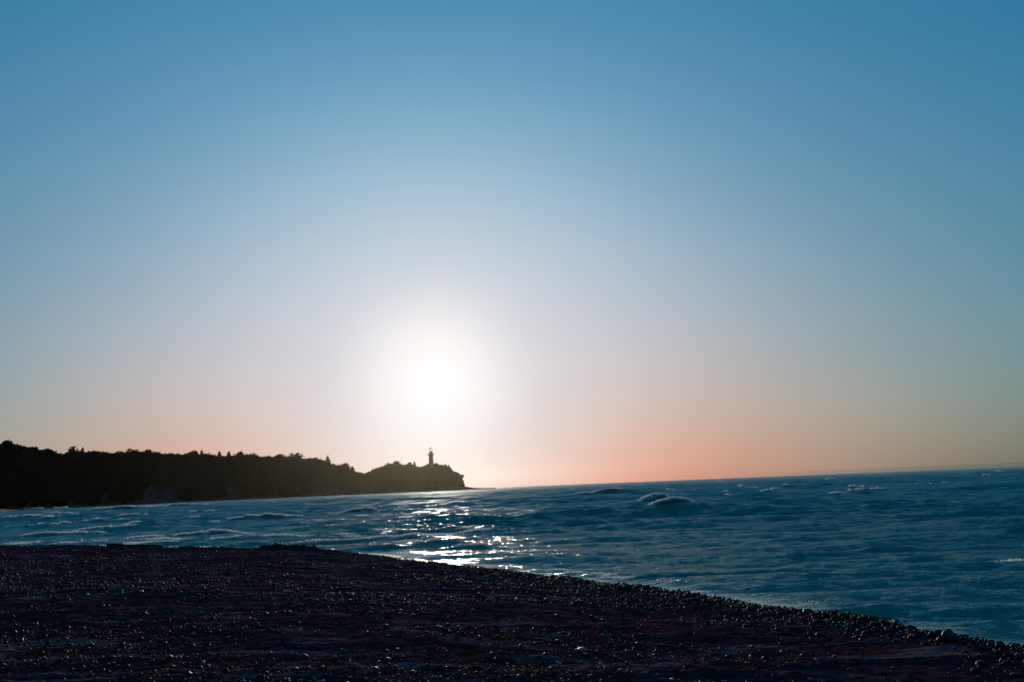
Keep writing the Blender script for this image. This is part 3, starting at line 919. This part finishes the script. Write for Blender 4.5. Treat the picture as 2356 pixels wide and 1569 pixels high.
def lathe(name, rings, mat, parent, n=28, smooth=True, closed=True):
    V_, F4 = [], []
    for (rad, z) in rings:
        for j in range(n):
            a = 2 * math.pi * j / n; V_.append((rad * math.cos(a), rad * math.sin(a), z))
    for i in range(len(rings) - 1):
        for j in range(n): F4.append([i * n + j, i * n + (j + 1) % n, (i + 1) * n + (j + 1) % n, (i + 1) * n + j])
    fs = [np.array(F4)]
    if closed:
        fs.append(np.array([list(range(n))[::-1]])); fs.append(np.array([[(len(rings) - 1) * n + j for j in range(n)]]))
    o = np_mesh(name, np.array(V_), fs, mat, parent, smooth=False)
    return o


def Z_(py): return lz(py) - zb0


lathe('tower', [(5.6 * U, 0), (5.4 * U, Z_(1066)), (5.0 * U, Z_(1056)), (4.8 * U, Z_(1048)), (5.3 * U, Z_(1047.2)), (5.3 * U, Z_(1046.6))], m_tower, lh)
gal = lathe('gallery', [(6.4 * U, Z_(1047.0)), (7.7 * U, Z_(1046.4)), (7.7 * U, Z_(1045.2)), (4.2 * U, Z_(1045.1))], m_iron, lh)
Vs, F4s, F3s, off = [], [], [], 0
for k in range(20):
    a = 2 * math.pi * k / 20; rr_ = 7.4 * U
    v, f = tube([(rr_ * math.cos(a), rr_ * math.sin(a), Z_(1045.3)), (rr_ * math.cos(a), rr_ * math.sin(a), Z_(1043.4))], [.06, .06], 5, 0, k)
    Vs.append(v); F4s.append(f[0] + off); F3s.append(f[1] + off); off += len(v)
for zz in (1043.4, 1044.3):
    ring = [(7.4 * U * math.cos(2 * math.pi * k / 40), 7.4 * U * math.sin(2 * math.pi * k / 40), Z_(zz)) for k in range(41)]
    v, f = tube(ring, [.06] * 41, 5, 0, 3); Vs.append(v); F4s.append(f[0] + off); F3s.append(f[1] + off); off += len(v)
np_mesh('railing', np.concatenate(Vs), [np.concatenate(F4s), np.concatenate(F3s)], m_iron, gal)
lathe('watch_room', [(4.1 * U, Z_(1045.0)), (3.8 * U, Z_(1039.5)), (4.3 * U, Z_(1039.3)), (4.3 * U, Z_(1038.8))], m_tower, lh)
lan = thing_l = lathe('lantern', [(3.4 * U, Z_(1038.7)), (3.4 * U, Z_(1033.0)), (3.25 * U, Z_(1033.0)), (3.25 * U, Z_(1038.7))], m_glass, lh, closed=False)
Vs, F4s, F3s, off = [], [], [], 0
for k in range(8):
    a = 2 * math.pi * k / 8; rr_ = 3.5 * U
    v, f = tube([(rr_ * math.cos(a), rr_ * math.sin(a), Z_(1038.7)), (rr_ * math.cos(a), rr_ * math.sin(a), Z_(1033.0))], [.09, .09], 5, 0, k)
    Vs.append(v); F4s.append(f[0] + off); F3s.append(f[1] + off); off += len(v)
np_mesh('mullions', np.concatenate(Vs), [np.concatenate(F4s), np.concatenate(F3s)], m_iron, lan)
lathe('lens', [(.8 * U, Z_(1038.4)), (1.3 * U, Z_(1036.8)), (1.3 * U, Z_(1035.4)), (.8 * U, Z_(1034))], m_glass, lan)
dome = lathe('dome', [(4.0 * U, Z_(1033.0)), (4.0 * U, Z_(1032.6)), (3.0 * U, Z_(1031.2)), (1.7 * U, Z_(1030.3)), (.5 * U, Z_(1029.8))], m_iron, lh)
v, f = tube([(0, 0, Z_(1029.9)), (0, 0, Z_(1028.6)), (0, 0, Z_(1026.6))], [.22, .3, .05], 8, 0, 1)
np_mesh('finial', v, f, m_iron, dome)
for k, py in enumerate((1051, 1058)):
    bm = bmesh.new(); bmesh.ops.create_cube(bm, size=1)
    bmesh.ops.scale(bm, vec=(.7, .2, 1.4), verts=bm.verts); bmesh.ops.bevel(bm, geom=bm.edges, offset=.04, segments=1, affect='EDGES')
    o = bm_obj('window', bm, m_iron, lh, smooth=False); o.location = (0, -5.0 * U - .02, Z_(py))

# ------------------------------------------------------------------ haze added for veiling glare
bm = bmesh.new(); bmesh.ops.create_cube(bm, size=1)
bmesh.ops.scale(bm, vec=(13000, 13000, 90), verts=bm.verts)
m_haze = bpy.data.materials.new('glare_haze'); m_haze.use_nodes = True
ht_ = m_haze.node_tree
for n__ in list(ht_.nodes): ht_.nodes.remove(n__)
vo = ht_.nodes.new('ShaderNodeVolumePrincipled'); ou = ht_.nodes.new('ShaderNodeOutputMaterial')
vo.inputs['Color'].default_value = (.96, .97, .72, 1); vo.inputs['Density'].default_value = 4.4e-6; vo.inputs['Anisotropy'].default_value = .9  # scattering volume added to imitate lens glare around the sun
ht_.links.new(vo.outputs[0], ou.inputs['Volume'])
haze = bm_obj('haze', bm, m_haze, smooth=False)
haze.location = (0, 0, 41.0)
tag(haze, 'thin haze added as veiling glare over the sea and the far headland', 'haze', kind='stuff')
print('trees in wood', cnt, 'stones', len(gx), 'water verts', int(used.sum()))
